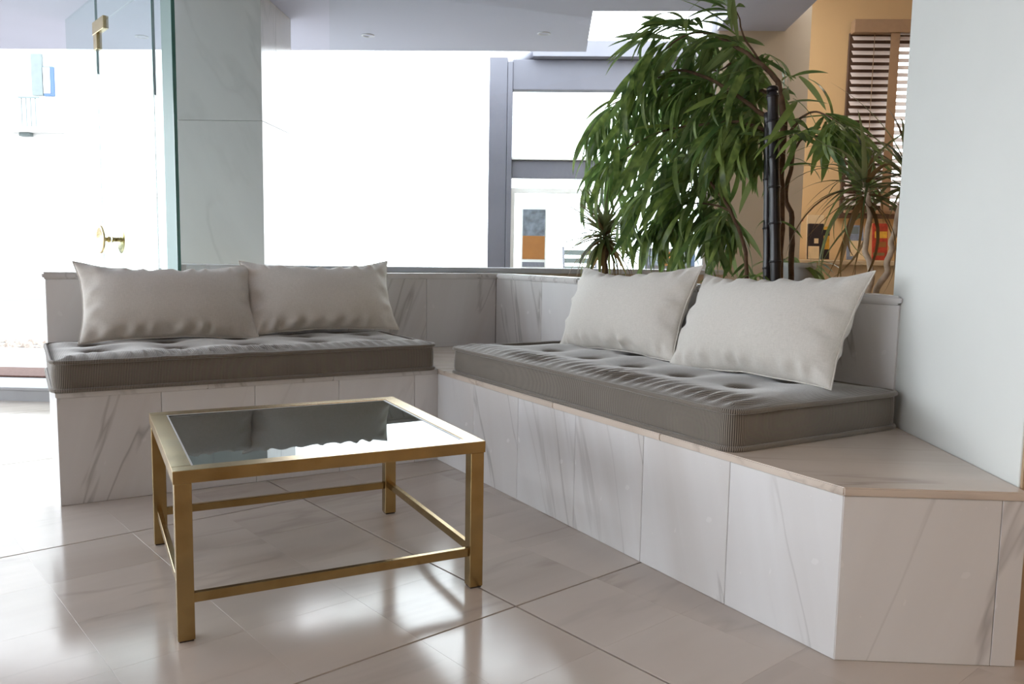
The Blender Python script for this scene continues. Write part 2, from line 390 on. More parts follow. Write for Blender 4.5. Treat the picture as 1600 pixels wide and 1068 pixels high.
xs = [LX, .60, 1.09, 1.58, 2.06, BX]
for x0, x1 in zip(xs, xs[1:]):
    panel('backrest_panel', (x0, BY), (x1, BY), SZ, BZ - .032, lb, 'bench_b')
    panel('rear_panel', (x1, BY + .092), (x0, BY + .092), 0, BZ - .032, lb)
panel('end_panel', (LX, BY + .092), (LX, BY + .0), SZ, BZ - .032, lb)
xs = [LX - .012, .95, 1.80, BX + .09]
for x0, x1 in zip(xs, xs[1:]): slab('backrest_cap', [(x0, BY - .008), (x1, BY - .008), (x1, BY + .10), (x0, BY + .10)], BZ - .032, BZ, lb, 'bench', .008)
# right bench
rb = thing('marble_bench', (0, 0, 0), label='long marble bench with angled near end running toward the white wall', cat='bench')
CE = B(1.174, 2.013); CS = B(1.113, 2.013); C0 = Vector((FX, 1.273, 0)); WB = (BX, 1.688)
inset = [(FX + .013, 1.29), tuple(B(1.172, 2.03)[:2]), (BX + .013, 1.69), (BX + .013, BY - .002), (FX + .021, BY - .002), (FX + .021, FY + .02), (FX + .013, FY + .012)]
prism('bench_core', inset, 0, SZ - TH, 'core', rb)
ys = [FY - .002, 3.198, 2.816, 2.414, 2.031, 1.651, 1.273]
for y0, y1 in zip(ys, ys[1:]): panel('front_panel', (FX, y0), (FX, y1), 0, SZ - TH, rb)
panel('end_panel', C0, CS, 0, SZ - TH, rb, 'bench_b'); panel('end_panel', CS, CE, 0, SZ - TH, rb, 'bench_b')
slab('seat_slab', [(FX - .004, 1.270), tuple((CE + E1 * -.001 - E2 * .004)[:2]), (BX, 1.690), (BX, 1.95), (FX - .004, 1.95)], SZ - TH, SZ, rb)
ys = [1.95, 2.56, 3.17, 3.80, BY]
for y0, y1 in zip(ys, ys[1:]):
    x0 = FX - .004 if y1 < 3.6 else FX
    slab('seat_slab', [(x0, y0), (BX, y0), (BX, y1), (x0, y1)], SZ - TH, SZ, rb) if y0 != 3.17 else slab('seat_slab', [(FX - .004, y0), (BX, y0), (BX, y1), (FX, y1), (FX, 3.562), (FX - .004, 3.562)], SZ - TH, SZ, rb)
prism('backrest_core', [(BX + .013, 1.72), (BX + .08, 1.82), (BX + .08, BY - .012), (BX + .013, BY - .012)], SZ - TH, BZ - .032, 'core', rb)
ys = [BY - .002, 3.90, 3.35, 2.80, 2.25, 1.70]
for y0, y1 in zip(ys, ys[1:]):
    panel('backrest_panel', (BX, y0), (BX, y1), SZ, BZ - .032, rb)
    panel('rear_panel', (BX + .092, max(y1, 1.85)), (BX + .092, y0), 0, BZ - .032, rb)
ys = [BY - .010, 3.55, 2.65]
for y0, y1 in zip(ys, ys[1:]): slab('backrest_cap', [(BX - .008, y1), (BX + .10, y1), (BX + .10, y0), (BX - .008, y0)], BZ - .032, BZ, rb, 'bench', .008)
slab('backrest_cap', [(BX - .008, 1.680), (BX + .10, 1.840), (BX + .10, 2.65), (BX - .008, 2.65)], BZ - .032, BZ, rb, 'bench', .008)

# ------------------------------------------------------------------ mattresses
def mattress(L, D, H, tufts, label, loc, rz, seed, group=None):
    """local: x along length (0..L), y depth (0 front..D), z up"""
    rnd = random.Random(seed)
    root = thing('mattress', loc, rz, label=label, cat='mattress', group=group)
    nx, ny = int(L / .012), int(D / .012); rc = .045
    def rr(x, y):      # pull the grid corners onto an arc
        cx = min(max(x, rc), L - rc); cy = min(max(y, rc), D - rc); dx, dy = x - cx, y - cy
        if dx and dy:
            m = max(abs(dx), abs(dy)); l = math.hypot(dx, dy); k = m / l
            return cx + dx * k, cy + dy * k
        return x, y
    def topz(x, y):
        e = min(x, L - x, y, D - y); z = H + .024 * (1 - math.exp(-max(e, 0) / .06))
        for tx, ty in tufts:
            dx, dy = (x - tx), (y - ty); d2 = dx * dx + dy * dy
            z -= .036 * math.exp(-d2 / (2 * .021 ** 2)) + .020 * math.exp(-d2 / (2 * .085 ** 2))
            # pleats from the tuft towards the long edge
        fr = math.exp(-((y - .09) / .075) ** 2)
        z += fr * .0075 * (math.sin(x * 2 * math.pi / .052 + 2.5 * noise.noise((x * 5, seed, 0)) + y * 16)) * (.35 + .9 * max(0, noise.noise((x * 3.1, seed * 3.7, 1)) + .35)) * min(1, e / .05)
        z += .006 * noise.noise((x * 7, y * 7, seed)) * min(1, e / .05)
        return z
    def sag(x, y): return .004 * noise.noise((x * 4, y * 4, seed + 9.1))
    vs, fs, uvs = [], [], {}
    idx = {}
    for i in range(nx + 1):
        for j in range(ny + 1):
            x, y = rr(L * i / nx, D * j / ny); idx[i, j] = len(vs); vs.append((x, y, topz(x, y)))
    for i in range(nx):
        for j in range(ny): fs.append((idx[i, j], idx[i + 1, j], idx[i + 1, j + 1], idx[i, j + 1]))
    ntop = len(fs)
    ring = [(i, 0) for i in range(nx)] + [(nx, j) for j in range(ny)] + [(i, ny) for i in range(nx, 0, -1)] + [(0, j) for j in range(ny, 0, -1)]
    prev = [idx[k] for k in ring]; n = len(ring); levels = [.93, .75, .5, .25, .07, 0]
    per = [0.0]
    for k in range(n): a, b = Vector(vs[prev[k]]), Vector(vs[prev[(k + 1) % n]]); per.append(per[-1] + (a.xy - b.xy).length)
    sidefaces = []
    c = Vector((L / 2, D / 2))
    for lv in levels:
        cur = []
        for k, q in enumerate(ring):
            x, y, _ = vs[idx[q]]
            p0, p1 = vs[idx[ring[k - 1]]], vs[idx[ring[(k + 1) % n]]]; t = Vector((p1[0] - p0[0], p1[1] - p0[1])).normalized(); nn = Vector((t.y, -t.x))
            bul = .007 * math.sin(math.pi * lv) ** .6 + .004 * math.sin(math.pi * lv) * noise.noise((per[k] * 6, lv * 2, seed))
            cur.append(len(vs)); vs.append((x + nn.x * bul, y + nn.y * bul, H * lv))
        for k in range(n):
            k2 = (k + 1) % n; sidefaces.append((len(fs), k)); fs.append((prev[k], cur[k], cur[k2], prev[k2]))
        prev = cur
    fs.append(tuple(reversed(prev)))
    me = mesh('mattress_body', vs, fs, True); uv = me.uv_layers.new(name='UVMap').data
    for p in me.polygons:
        if p.index < ntop or p.index == len(me.polygons) - 1:
            for li in p.loop_indices: v = me.vertices[me.loops[li].vertex_index].co; uv[li].uv = (v.x, v.y)
    for fi, k in sidefaces:
        p = me.polygons[fi]; us = (per[k], per[k], per[k + 1], per[k + 1])
        for m, li in enumerate(p.loop_indices): uv[li].uv = (us[m], me.vertices[me.loops[li].vertex_index].co.z)
    body = link('mattress_body', me, 'stripe', root)
    for zz, nm in ((H - .001, 'top_piping'), (.007, 'bottom_piping')):
        pts = []
        for k in range(0, n, 2):
            x, y, _ = vs[idx[ring[k]]]; q = (Vector((x, y)) - c); p0, p1 = vs[idx[ring[k - 1]]], vs[idx[ring[(k + 1) % n]]]; t = Vector((p1[0] - p0[0], p1[1] - p0[1])).normalized()
            pts.append((x + t.y * .0075, y - t.x * .0075, zz + .0025 * noise.noise((per[k] * 9, zz * 50, seed)) * (1 if zz > .05 else 0)))
        nseg = 8; V, F = tube_data(pts + [pts[0]], .0085, nseg, False)
        pm = mesh(nm, V, F, True); u = pm.uv_layers.new(name='UVMap').data; lens = [0]
        for a, b in zip(pts, pts[1:] + [pts[0]]): lens.append(lens[-1] + (Vector(a) - Vector(b)).length)
        for p in pm.polygons:
            i = p.index // nseg
            for m, li in enumerate(p.loop_indices): u[li].uv = (lens[i] if m in (0, 1) else lens[i + 1], 0)
        link(nm, pm, 'stripe', root)
    tb = None
    for tx, ty in tufts:
        if tb is None:
            t_ = lathe('tuft', [(.001, .0035), (.006, .003), (.008, 0), (.006, -.003)], 'stitch', root, 10); tb = t_.data
        else: t_ = link('tuft', tb, None, root)
        t_.location = (tx, ty, topz(tx, ty) + .001)
    return root
ML = 1.605
mattress(ML, .71, .118, [(.17 + .315 * k, .285) for k in range(5)] + [(.17 + .315 * k, .54) for k in range(5)],
         'grey pinstriped tufted seat mattress under the two pillows backed by the window', (.099, FY - .012, SZ + .0005), 0, 3)
MR = 1.775
mattress(MR, .765, .118, [(.065 + .283 * k, .335) for k in range(6)] + [(.065 + .283 * k, .60) for k in range(6)],
         'brown grey pinstriped tufted seat mattress on the long bench beside the white wall', (FX + .012, 1.66 + MR, SZ + .0005), R(-90), 11)

# ------------------------------------------------------------------ pillows
def pillow(label, loc, W, H, Tk, lean, rz, tilt, seed, dogear=0.0):
    """local: x width, y thickness (front is -y), z height"""
    root = thing('throw_pillow', loc, 0, label=label, cat='pillow', group='cream linen throw pillows')
    root.rotation_euler = (Matrix.Rotation(rz, 3, 'Z') @ Matrix.Rotation(-lean, 3, 'X') @ Matrix.Rotation(tilt, 3, 'Y')).to_euler()
    nu, nv = 72, 44; vs, fs = [], []; ids = {}
    def outline(u, v):
        x = W / 2 * u * (1 - .075 * (1 - v * v) * u * u); z = H / 2 * v * (1 - (.27 if v > 0 else .10) * (1 - abs(u) ** 1.8) * v * v)
        z += .006 * noise.noise((u * 3, v * 2, seed)) * abs(v); x += .006 * noise.noise((u * 2, v * 3, seed + 5)) * abs(u)
        return x, z
    def thick(u, v, s):
        base = max(0, (1 - abs(u) ** 2.3)) ** .62 * max(0, (1 - abs(v) ** 2.1)) ** .60
        t = Tk / 2 * base
        eb = (1 - abs(v)); ex = (1 - abs(u))
        wr = .015 * math.exp(-((eb - .13) / .13) ** 2) * math.sin(u * 26 + 4 * noise.noise((u * 4, seed, s)) + (v > 0) * 2) * (.45 + max(0, noise.noise((u * 2.2, seed * 1.7 + (v > 0) * 9, s)) + .5))
        wr += .011 * math.exp(-((ex - .08) / .09) ** 2) * math.sin(v * 11 + 3 * noise.noise((v * 3, seed + 3, s)))
        big = .012 * noise.noise((u * 1.6, v * 1.4, seed + s * 3)) * base
        t = t + wr * min(1, base * 2.2) + big
        if v < -.8: t -= .02 * ((-v - .8) / .2) * base     # weight flattens the bottom
        return max(t, 0.0)
    for s in (-1, 1):
        for i in range(nu + 1):
            for j in range(nv + 1):
                u = math.sin(math.pi / 2 * (2 * i / nu - 1)) * .5 + .5 * (2 * i / nu - 1); v = math.sin(math.pi / 2 * (2 * j / nv - 1)) * .5 + .5 * (2 * j / nv - 1)
                if s == 1 and (i in (0, nu) or j in (0, nv)): ids[s, i, j] = ids[-1, i, j]; continue
                x, z = outline(u, v); y = s * thick(u, v, s); ids[s, i, j] = len(vs); vs.append((x, y, z))
    for s in (-1, 1):
        for i in range(nu):
            for j in range(nv):
                f = (ids[s, i, j], ids[s, i + 1, j], ids[s, i + 1, j + 1], ids[s, i, j + 1]); fs.append(f if s == -1 else tuple(reversed(f)))
    link('pillow_body', mesh('pillow_body', vs, fs, True), 'linen', root)
    rg = [(i, 0) for i in range(nu)] + [(nu, j) for j in range(nv)] + [(i, nv) for i in range(nu, 0, -1)] + [(0, j) for j in range(nv, 0, -1)]
    pts = [vs[ids[-1, i, j]] for i, j in rg]
    V, F = tube_data(pts + [pts[0]], .0028, 6, False); link('seam', mesh('seam', V, F, True), 'linen', root)
    return root
pillow('cream linen pillow at the free left end of the bench under the window', (.618, 4.222, .752), .80, .405, .23, R(26), 0, R(.5), 2.3)
pillow('cream linen pillow by the marble column, right of the leftmost pillow', (1.365, 4.235, .768), .80, .405, .23, R(25), R(-2), R(-.5), 7.9)
pillow('cream linen pillow on the long bench, below the leafy ficus and nearer the corner', (2.345, 2.93, .762), .86, .42, .24, R(21), R(-92), R(-2), 12.4)
pillow('cream linen pillow closest to the white wall on the long bench', (2.335, 2.12, .760), .80, .43, .25, R(28), R(-92), R(-2.5), 21.6)

# ------------------------------------------------------------------ brass table
def table():
    W, D, H = .864, .832, .450; bw, bh, lg = .050, .034, .042
    root = thing('coffee_table', (.766, 2.537, 0), -.0614, label='low square aged brass coffee table with smoked glass top', cat='table')
    x, y = W / 2, D / 2
    for nm, x0, x1, y0, y1 in (('top_rail', -x, x, -y, -y + bw), ('top_rail', -x, x, y - bw, y), ('top_rail', -x, -x + bw, -y + bw, y - bw), ('top_rail', x - bw, x, -y + bw, y - bw)):
        box(nm, x0, x1, y0, y1, H - bh, H, 'brass', root, .0015, 2)
    for sx in (-1, 1):
        for sy in (-1, 1):
            cx, cy = sx * (x - lg / 2 - .003), sy * (y - lg / 2 - .003)
            leg = box('leg', cx - lg / 2, cx + lg / 2, cy - lg / 2, cy + lg / 2, .004, H - bh, 'brass', root, .002, 2)
            f = box('glide', -lg * .42, lg * .42, -lg * .42, lg * .42, -.004, 0, 'dark', leg); f.location = (0, 0, -(H - bh - .004) / 2 - .002)
    sh, sz, sw = .026, .098, .016; i = lg + .003
    for y0 in (-y + .014, y - .014 - sw): box('stretcher', -x + i, x - i, y0, y0 + sw, sz, sz + sh, 'brass', root, .001, 1)
    for x0 in (-x + .014, x - .014 - sw): box('stretcher', x0, x0 + sw, -y + i, y - i, sz, sz + sh, 'brass', root, .001, 1)
    g = box('glass_top', -x + bw + .001, x - bw - .001, -y + bw + .001, y - bw - .001, H - .014, H - .004, 'smoked', root, .001, 1)
    for nm, x0, x1, y0, y1 in (('bead', -x + bw, x - bw, -y + bw, -y + bw + .005), ('bead', -x + bw, x - bw, y - bw - .005, y - bw), ('bead', -x + bw, -x + bw + .005, -y + bw, y - bw), ('bead', x - bw - .005, x - bw, -y + bw, y - bw)):
        box(nm, x0, x1, y0, y1, H - .006, H - .002, 'frame_white', root)
table()

# ------------------------------------------------------------------ shop window, sill, column
SL, SR = Vector((.78, 4.896, 0)), Vector((4.155, 4.26, 0)); sd = (SR - SL).normalized(); sn = Vector((-sd.y, sd.x, 0)); sa = math.atan2(sd.y, sd.x)
win = thing('window_1', SL, sa, kind='structure', label='wide shop window with grey metal sill behind the benches')
WL = (SR - SL).length
box('sill', 0, WL + .1, -.03, .10, .885, .918, 'frame', win, .004)
box('sill_wall', 0, WL + .1, .0, .08, 0, .885, 'beige', win)
box('sill_ledge', 0, .62, -.12, .30, .86, .919, 'bench', win, .003)
box('pane', .84, WL - .02, .11, .118, .918, ZC, 'glass', win)
box('jamb', WL - .02, WL + .05, .06, .16, .918, ZC + .3, 'frame_white', win, .004)
box('jamb', WL + .05, WL + .16, .04, .2, .0, ZC + .3, 'white_wall', win, .004)
col = thing('marble_column', B(-2.05, 5.36), BR, label='square column clad in polished grey white marble', cat='column')
cw, cd = .265, .29
box('column_core', -cw + .02, cw - .02, -cd + .02, cd - .02, 0, ZC, 'core', col)
zz = [0, .64, 1.79, ZC]
for z0, z1 in zip(zz, zz[1:]):
    for nm, x0, x1, y0, y1 in (('cladding_slab', -cw, cw, -cd, -cd + .02), ('cladding_slab', -cw, cw, cd - .02, cd), ('cladding_slab', -cw, -cw + .02, -cd + .02, cd - .02)):
        box(nm, x0, x1, y0, y1, z0 + .0008, z1 - .0008, 'column', col, .001, 1)
    for y0, y1 in ((-cd + .02, -.02), (-.0185, cd - .02)): box('cladding_slab', cw - .02, cw, y0, y1, z0 + .0008, z1 - .0008, 'column', col, .001, 1)

# ------------------------------------------------------------------ glass entrance
GE = Vector((.712, 4.52, 0)); ga = R(99.9); GD = Vector((math.cos(ga), math.sin(ga), 0))
ent = thing('door_1', GE, ga, kind='structure', label='frameless glass entrance door with round brass pulls and glass side panels')
# local x runs away from the viewer along the glass
GH = 2.36
def gpane(nm, x0, x1, z0, z1, parent, edges=(1, 1), y=0.0):
    p = box(nm, x0, x1, y - .006, y + .006, z0, z1, 'door_glass', parent)
    for k, e in enumerate(edges):
        if e:
            q = box('glass_edge', -.002, .002, -.0066, .0066, -(z1 - z0) / 2, (z1 - z0) / 2, 'glass_edge', p); q.location = ((-1 if k == 0 else 1) * (x1 - x0) / 2, 0, 0)
    return p
gpane('side_panel', .16, .30, .0, ZC, ent, (0, 1))
refl_strip = box('reflection_strip', 0, .158, -.008, .008, 0, ZC, 'refl_strip', ent, .001)  # near stretch of the side panel, its reflection painted on
q = box('glass_edge', -.003, .0015, -.0088, .0088, -ZC / 2, ZC / 2, 'glass_edge', refl_strip); q.location = (-.079, 0, 0)
gpane('transom_panel', .305, 1.36, GH + .006, ZC, ent, (0, 0))
door = gpane('door_leaf', .306, 1.355, .012, GH, ent)
gpane('side_panel', 1.362, 2.1, 0, ZC, ent, (1, 0))
for x0, x1, z0, z1 in ((1.16, 1.40, GH - .045, GH + .03), (1.31, 1.385, GH - .14, GH - .045)): box('patch_fitting', x0, x1, -.016, .016, z0, z1, 'brass_bright', ent, .002)
box('floor_pivot', .31, .46, -.016, .016, 0.0, .07, 'brass_bright', ent, .002)
def ring_disc(parent, loc, sgn):
    o = lathe('door_pull', [(.0, 0), (.082, 0), (.088, .004), (.088, .010), (.082, .014), (.068, .013), (.060, .006), (.0, .006)], 'brass_bright', parent, 40)
    o.rotation_euler = (R(-90) * sgn, 0, 0); o.location = loc; return o
hx, hz = 1.20, 1.055
for sgn in (1, -1):
    ring_disc(ent, (hx, sgn * .055, hz), sgn)
    tube('pull_spindle', [(hx, sgn * .006, hz), (hx, sgn * .02, hz), (hx, sgn * .021, hz), (hx, sgn * .05, hz), (hx, sgn * .055, hz)], [.020, .020, .013, .013, .018], 'brass_bright', ent, 14)
tag(box('clamp_block', .70, .752, 4.545, 4.60, .86, .925, 'white_plastic', None, .003), 'small white clamp block at the foot of the glass side panel', 'clamp')

# ------------------------------------------------------------------ downlights
def downlight(a, b, lit, label):
    t = thing('downlight', B(a, b, ZC), 0, label=label, cat='ceiling light', group='recessed downlights')
    lathe('trim_ring', [(.030, .01), (.045, .006), (.048, -.004), (.042, -.007), (.034, -.004), (.030, .004)], 'lamp_ring', t, 24)
    l = lathe('lens', [(.001, .001), (.031, .001), (.031, .006), (.001, .006)], 'lamp' if lit else 'lamp_ring', t, 20)
    return t
downlight(-1.35, 6.05, False, 'recessed downlight in the canopy straight above the second pillow from the left')
downlight(-.087, 5.98, True, 'lit recessed downlight near the right end of the canopy')
downlight(-3.04, 6.11, False, 'recessed downlight seen through the glass door')
def room_lamp(a, b, zc, power, label):
    t = thing('ceiling_lamp', B(a, b, zc), 0, label=label, cat='ceiling lamp', group='warm ceiling lamps of the room')
    lathe('lamp_housing', [(.001, 0), (.11, 0), (.11, -.03), (.10, -.035), (.001, -.035)], 'lamp_ring', t, 24)
    l = bpy.data.lights.new('lamp_light', 'AREA'); l.shape = 'DISK'; l.size = .2; l.energy = power; l.color = (1, .86, .68)
    o = bpy.data.objects.new('lamp_light', l); COL.objects.link(o); o.parent = t; o.location = (0, 0, -.045)
room_lamp(.6, -1.6, ZC, 22, 'round warm ceiling lamp over the middle of the room')
room_lamp(2.6, .4, 3.3, 20, 'round warm ceiling lamp above the right aisle')
room_lamp(2.7, 5.2, 3.3, 13, 'round warm ceiling lamp in front of the ochre wall')

# ------------------------------------------------------------------ window in the ochre wall, blind
w2 = thing('window_2', B(0, 7.0), BR, kind='structure', label='window with brown wooden frame in the ochre wall')
for x0, x1, z0, z1 in ((W0, W0 + .07, Z0, Z1), (W1 - .07, W1, Z0, Z1), (W0 + .07, W1 - .07, Z1 - .08, Z1), (W0 + .07, W1 - .07, Z0, Z0 + .06)): box('window_frame', x0, x1, .06, .14, z0, z1, 'blind_dark', w2, .003)
box('pane', W0 + .07, W1 - .07, .10, .106, Z0 + .06, Z1 - .08, 'glass', w2)
box('shutter_board', 2.36, 2.655, -.03, -.001, Z0 - .02, Z1 - .02, 'blind_dark', w2, .003)
box('window_ledge', 2.34, W1 + .1, -.08, 0, Z0 - .055, Z0 - .02, 'blind_dark', w2, .004)
bl = thing('venetian_blind', B(0, 6.93), BR, label='brown venetian blind with pale slats over the window in the ochre wall', cat='blind')
box('valance', 2.36, 3.66, -.06, .03, 2.80, 2.90, 'blind', bl, .004)
sm = box_me('slat', -.61, .61, -.029, .029, -.0015, .0015); sm.materials.append(M['blind_slat'])
for k in range(24):
    s = link('slat', sm, None, bl); s.location = (2.98, -.010, 2.765 - k * .0565); s.rotation_euler = (R(42), 0, 0)
box('bottom_rail', 2.38, 3.60, -.025, .02, 1.385, 1.41, 'blind', bl, .003)
box('ladder_tape', 2.655, 2.725, -.040, -.034, 1.40, 2.80, 'blind', bl)
for x0 in (2.53, 3.2): tube('pull_cord', [(x0, -.032, 2.80), (x0, -.032, 1.41)], .0025, 'blind', bl, 6)

# ------------------------------------------------------------------ counter with papers
ct = thing('counter', B(0, 0), BR, label='beige stone counter under the ochre wall carrying brochures', cat='counter')
box('counter_top', 1.76, 4.3, 6.28, 6.95, .965, 1.0, 'counter', ct, .004)
for k in range(5): box('counter_panel', 1.78 + k * .5, 1.78 + (k + 1) * .5 - .004, 6.31, 6.34, 0, .965, 'counter', ct, .002)
box('counter_body', 1.79, 4.28, 6.34, 6.94, 0, .965, 'tan', ct)
def upright(name, a, b, wd, ht, th, mat, label, cat, lean=8, blocks=(), turn=0):
    t = thing(name, B(a, b, 1.0), BR + R(turn), label=label, cat=cat)
    o = link('cover', box_me('cover', -wd / 2, wd / 2, -th / 2, th / 2, 0, ht, .001, 1), mat, t); o.rotation_euler = (R(-lean), 0, 0); o.location = (0, 0, .006)
    for (x0, x1, z0, z1, m) in blocks:
        q = link('printed_panel', box_me('printed_panel', x0 * wd, x1 * wd, -th / 2 - .0016, -th / 2 - .0002, z0 * ht, z1 * ht), m, o)
    return t
bx_ = thing('storage_box', B(1.80, 6.5, 1.0), BR, label='olive cloth box on the counter behind the black bamboo', cat='box')
link('box_body', box_me('box_body', -.085, .085, -.08, .08, 0, .26, .008), 'olive', bx_); link('box_lid', box_me('box_lid', -.09, .09, -.085, .085, .26, .29, .006), 'dark', bx_)
bk = thing('booklet', B(1.84, 6.47, 1.2905), BR + R(14), label='red folded booklet lying on the olive box', cat='booklet')
link('cover', box_me('cover', -.06, .06, -.05, .05, 0, .012, .002), 'red', bk)
upright('book', 2.02, 6.46, .115, .27, .03, 'dark', 'black covered book with yellow spots standing on the counter', 'book', 6, ((-.5, .22, .0, .36, 'paper'), (-.12, .16, .44, .58, 'paper')))
upright('book', 2.105, 6.50, .06, .25, .03, 'yellow', 'yellow and dark book next to the black book', 'book', 6, ((-.5, .5, .72, .9, 'dark'), (-.5, .5, .0, .3, 'dark')))
upright('leaflet', 2.06, 6.60, .13, .345, .004, 'paper', 'cream paper sheet rising behind the black book', 'leaflet', 5)
upright('brochure', 2.32, 6.46, .125, .265, .012, 'print_blue', 'pale blue brochure leaning on the counter beside the dracaena trunk', 'brochure', 8, ((-.3, .45, .1, .55, 'paper'), (-.45, .2, .75, .95, 'facade_grey')))
upright('card', 2.34, 6.38, .10, .085, .003, 'paper', 'small cream card in front of the blue brochure', 'card', 12, ((.08, .18, .55, .68, 'dark'),))
upright('magazine', 2.505, 6.46, .115, .28, .012, 'red', 'red and yellow magazine standing on the counter', 'magazine', 6, ((-.35, .45, .6, .78, 'yellow'), (-.45, .3, .12, .2, 'olive'), (-.1, .4, .35, .5, 'poster_orange')))

# ------------------------------------------------------------------ planter and plants
pl = thing('planter', (0, 0, 0), label='built-in marble planter behind the long bench filled with soil', cat='planter')
PX0, PX1, PY0, PY1 = 2.632, 3.55, 1.99, 4.18
for nm, p in (('planter_wall', (PX0, PX1, PY1 - .05, PY1)), ('planter_wall', (PX1 - .05, PX1, PY0, PY1 - .05)), ('planter_wall', (PX0, PX1 - .05, PY0, PY0 + .05)), ('planter_wall', (PX0, PX0 + .03, PY0 + .05, PY1 - .05))):
    box(nm, p[0], p[1], p[2], p[3], 0, .76, 'bench', pl, .004)
def soil():
    n, m = 40, 80; vs, fs = [], []
    for i in range(n + 1):
        for j in range(m + 1):
            x = PX0 + .03 + (PX1 - PX0 - .08) * i / n; y = PY0 + .05 + (PY1 - PY0 - .10) * j / m
            vs.append((x, y, .70 + .02 * noise.noise((x * 9, y * 9, 0)) + .012 * noise.noise((x * 30, y * 30, 4))))
    for i in range(n):
        for j in range(m): a = i * (m + 1) + j; fs.append((a, a + m + 1, a + m + 2, a + 1))
    tag(link('soil', mesh('soil', vs, fs, True), 'soil', pl), kind='stuff')
soil()

def leaf_me(name, L, Wd, bend, fold=.25, n=9, tipk=1.0, curl=0.0):
    """lance leaf along +y, arching down with the bend angle; slight V section"""
    vs, fs = [], []; y = z = 0.0; ang = 0.0
    for i in range(n + 1):
        t = i / n; hw = Wd / 2 * (math.sin(math.pi * min(1, t * .94 + .06)) ** .75 if tipk == 1 else (min(1, t * 9 + .35) * (1 - t) ** tipk))
        if i == n: hw = .0004
        c = curl * math.sin(t * 6)
        vs += [(-hw + c * .01, y, z + hw * fold), (c * .01, y, z), (hw + c * .01, y, z + hw * fold)]
        ang = -bend * (t + .5 / n) ** .8; y += L / n * math.cos(ang); z += L / n * math.sin(ang)
    for i in range(n):
        a = i * 3; fs += [(a, a + 1, a + 4, a + 3), (a + 1, a + 2, a + 5, a + 4)]
    return mesh(name, vs, fs, True)
def orient(p, d, up=Vector((0, 0, 1)), roll=0.0):
    y = d.normalized(); x = y.cross(up)
    if x.length < 1e-3: x = Vector((1, 0, 0))
    x.normalize(); z = x.cross(y); m = Matrix((x, y, z)).transposed().to_4x4(); m = m @ Matrix.Rotation(roll, 4, 'Y'); m.translation = p; return m

FIC = {
    'trunk': [(3.05, 2.67, .66), (3.05, 2.67, .88), (3.05, 2.68, 1.19), (3.05, 2.69, 1.46), (3.05, 2.69, 1.63), (3.05, 2.73, 1.81)],
    'trunk2': [(3.12, 2.66, .66), (3.12, 2.66, .88), (3.12, 2.67, 1.16), (3.10, 2.70, 1.31), (3.10, 2.67, 1.44), (3.08, 2.67, 1.59)],
    'low': [(2.98, 2.79, .66), (2.98, 2.80, .88), (2.98, 2.83, 1.06), (2.96, 2.91, 1.23), (2.95, 3.06, 1.39), (2.92, 3.13, 1.49)],
    'b1': [(3.05, 2.73, 1.81), (3.03, 2.80, 1.89), (3.00, 2.91, 1.98), (2.98, 3.07, 2.08), (2.95, 3.20, 2.12), (2.92, 3.32, 2.09), (2.88, 3.42, 2.02)],
    'b2': [(3.05, 2.69, 1.63), (3.02, 2.80, 1.68), (3.00, 2.94, 1.78), (2.97, 3.14, 1.90), (2.95, 3.35, 1.96), (2.92, 3.57, 1.90), (2.90, 3.72, 1.86), (2.88, 3.83, 1.83)],
    'b3': [(3.05, 2.69, 1.54), (3.04, 2.81, 1.61), (3.02, 2.96, 1.66), (3.00, 3.15, 1.67), (2.98, 3.42, 1.67), (2.96, 3.66, 1.62), (2.94, 3.84, 1.56)],
    'b4': [(3.05, 2.71, 1.72), (3.15, 2.96, 1.83), (3.22, 3.25, 1.86), (3.28, 3.56, 1.85), (3.30, 3.84, 1.76)],
    'b5': [(2.95, 3.06, 1.39), (2.95, 3.23, 1.44), (2.95, 3.42, 1.41), (2.93, 3.56, 1.36)],
    'b6': [(2.96, 2.91, 1.23), (3.00, 3.09, 1.27), (3.05, 3.33, 1.28), (3.05, 3.50, 1.23)],
    'b7': [(3.08, 2.67, 1.59), (3.04, 2.58, 1.63), (3.00, 2.48, 1.64), (2.97, 2.37, 1.60), (2.95, 2.29, 1.55)],
    'b8': [(3.10, 2.70, 1.31), (3.06, 2.63, 1.48), (3.02, 2.54, 1.54), (2.98, 2.41, 1.52), (2.95, 2.30, 1.45)],
    'b9': [(3.03, 2.80, 1.89), (3.02, 2.92, 2.04), (3.00, 2.95, 2.15), (2.98, 2.97, 2.20)],
    'b10': [(3.10, 3.09, 1.97), (3.20, 3.28, 1.98), (3.30, 3.54, 2.06), (3.35, 3.75, 2.04)],
}
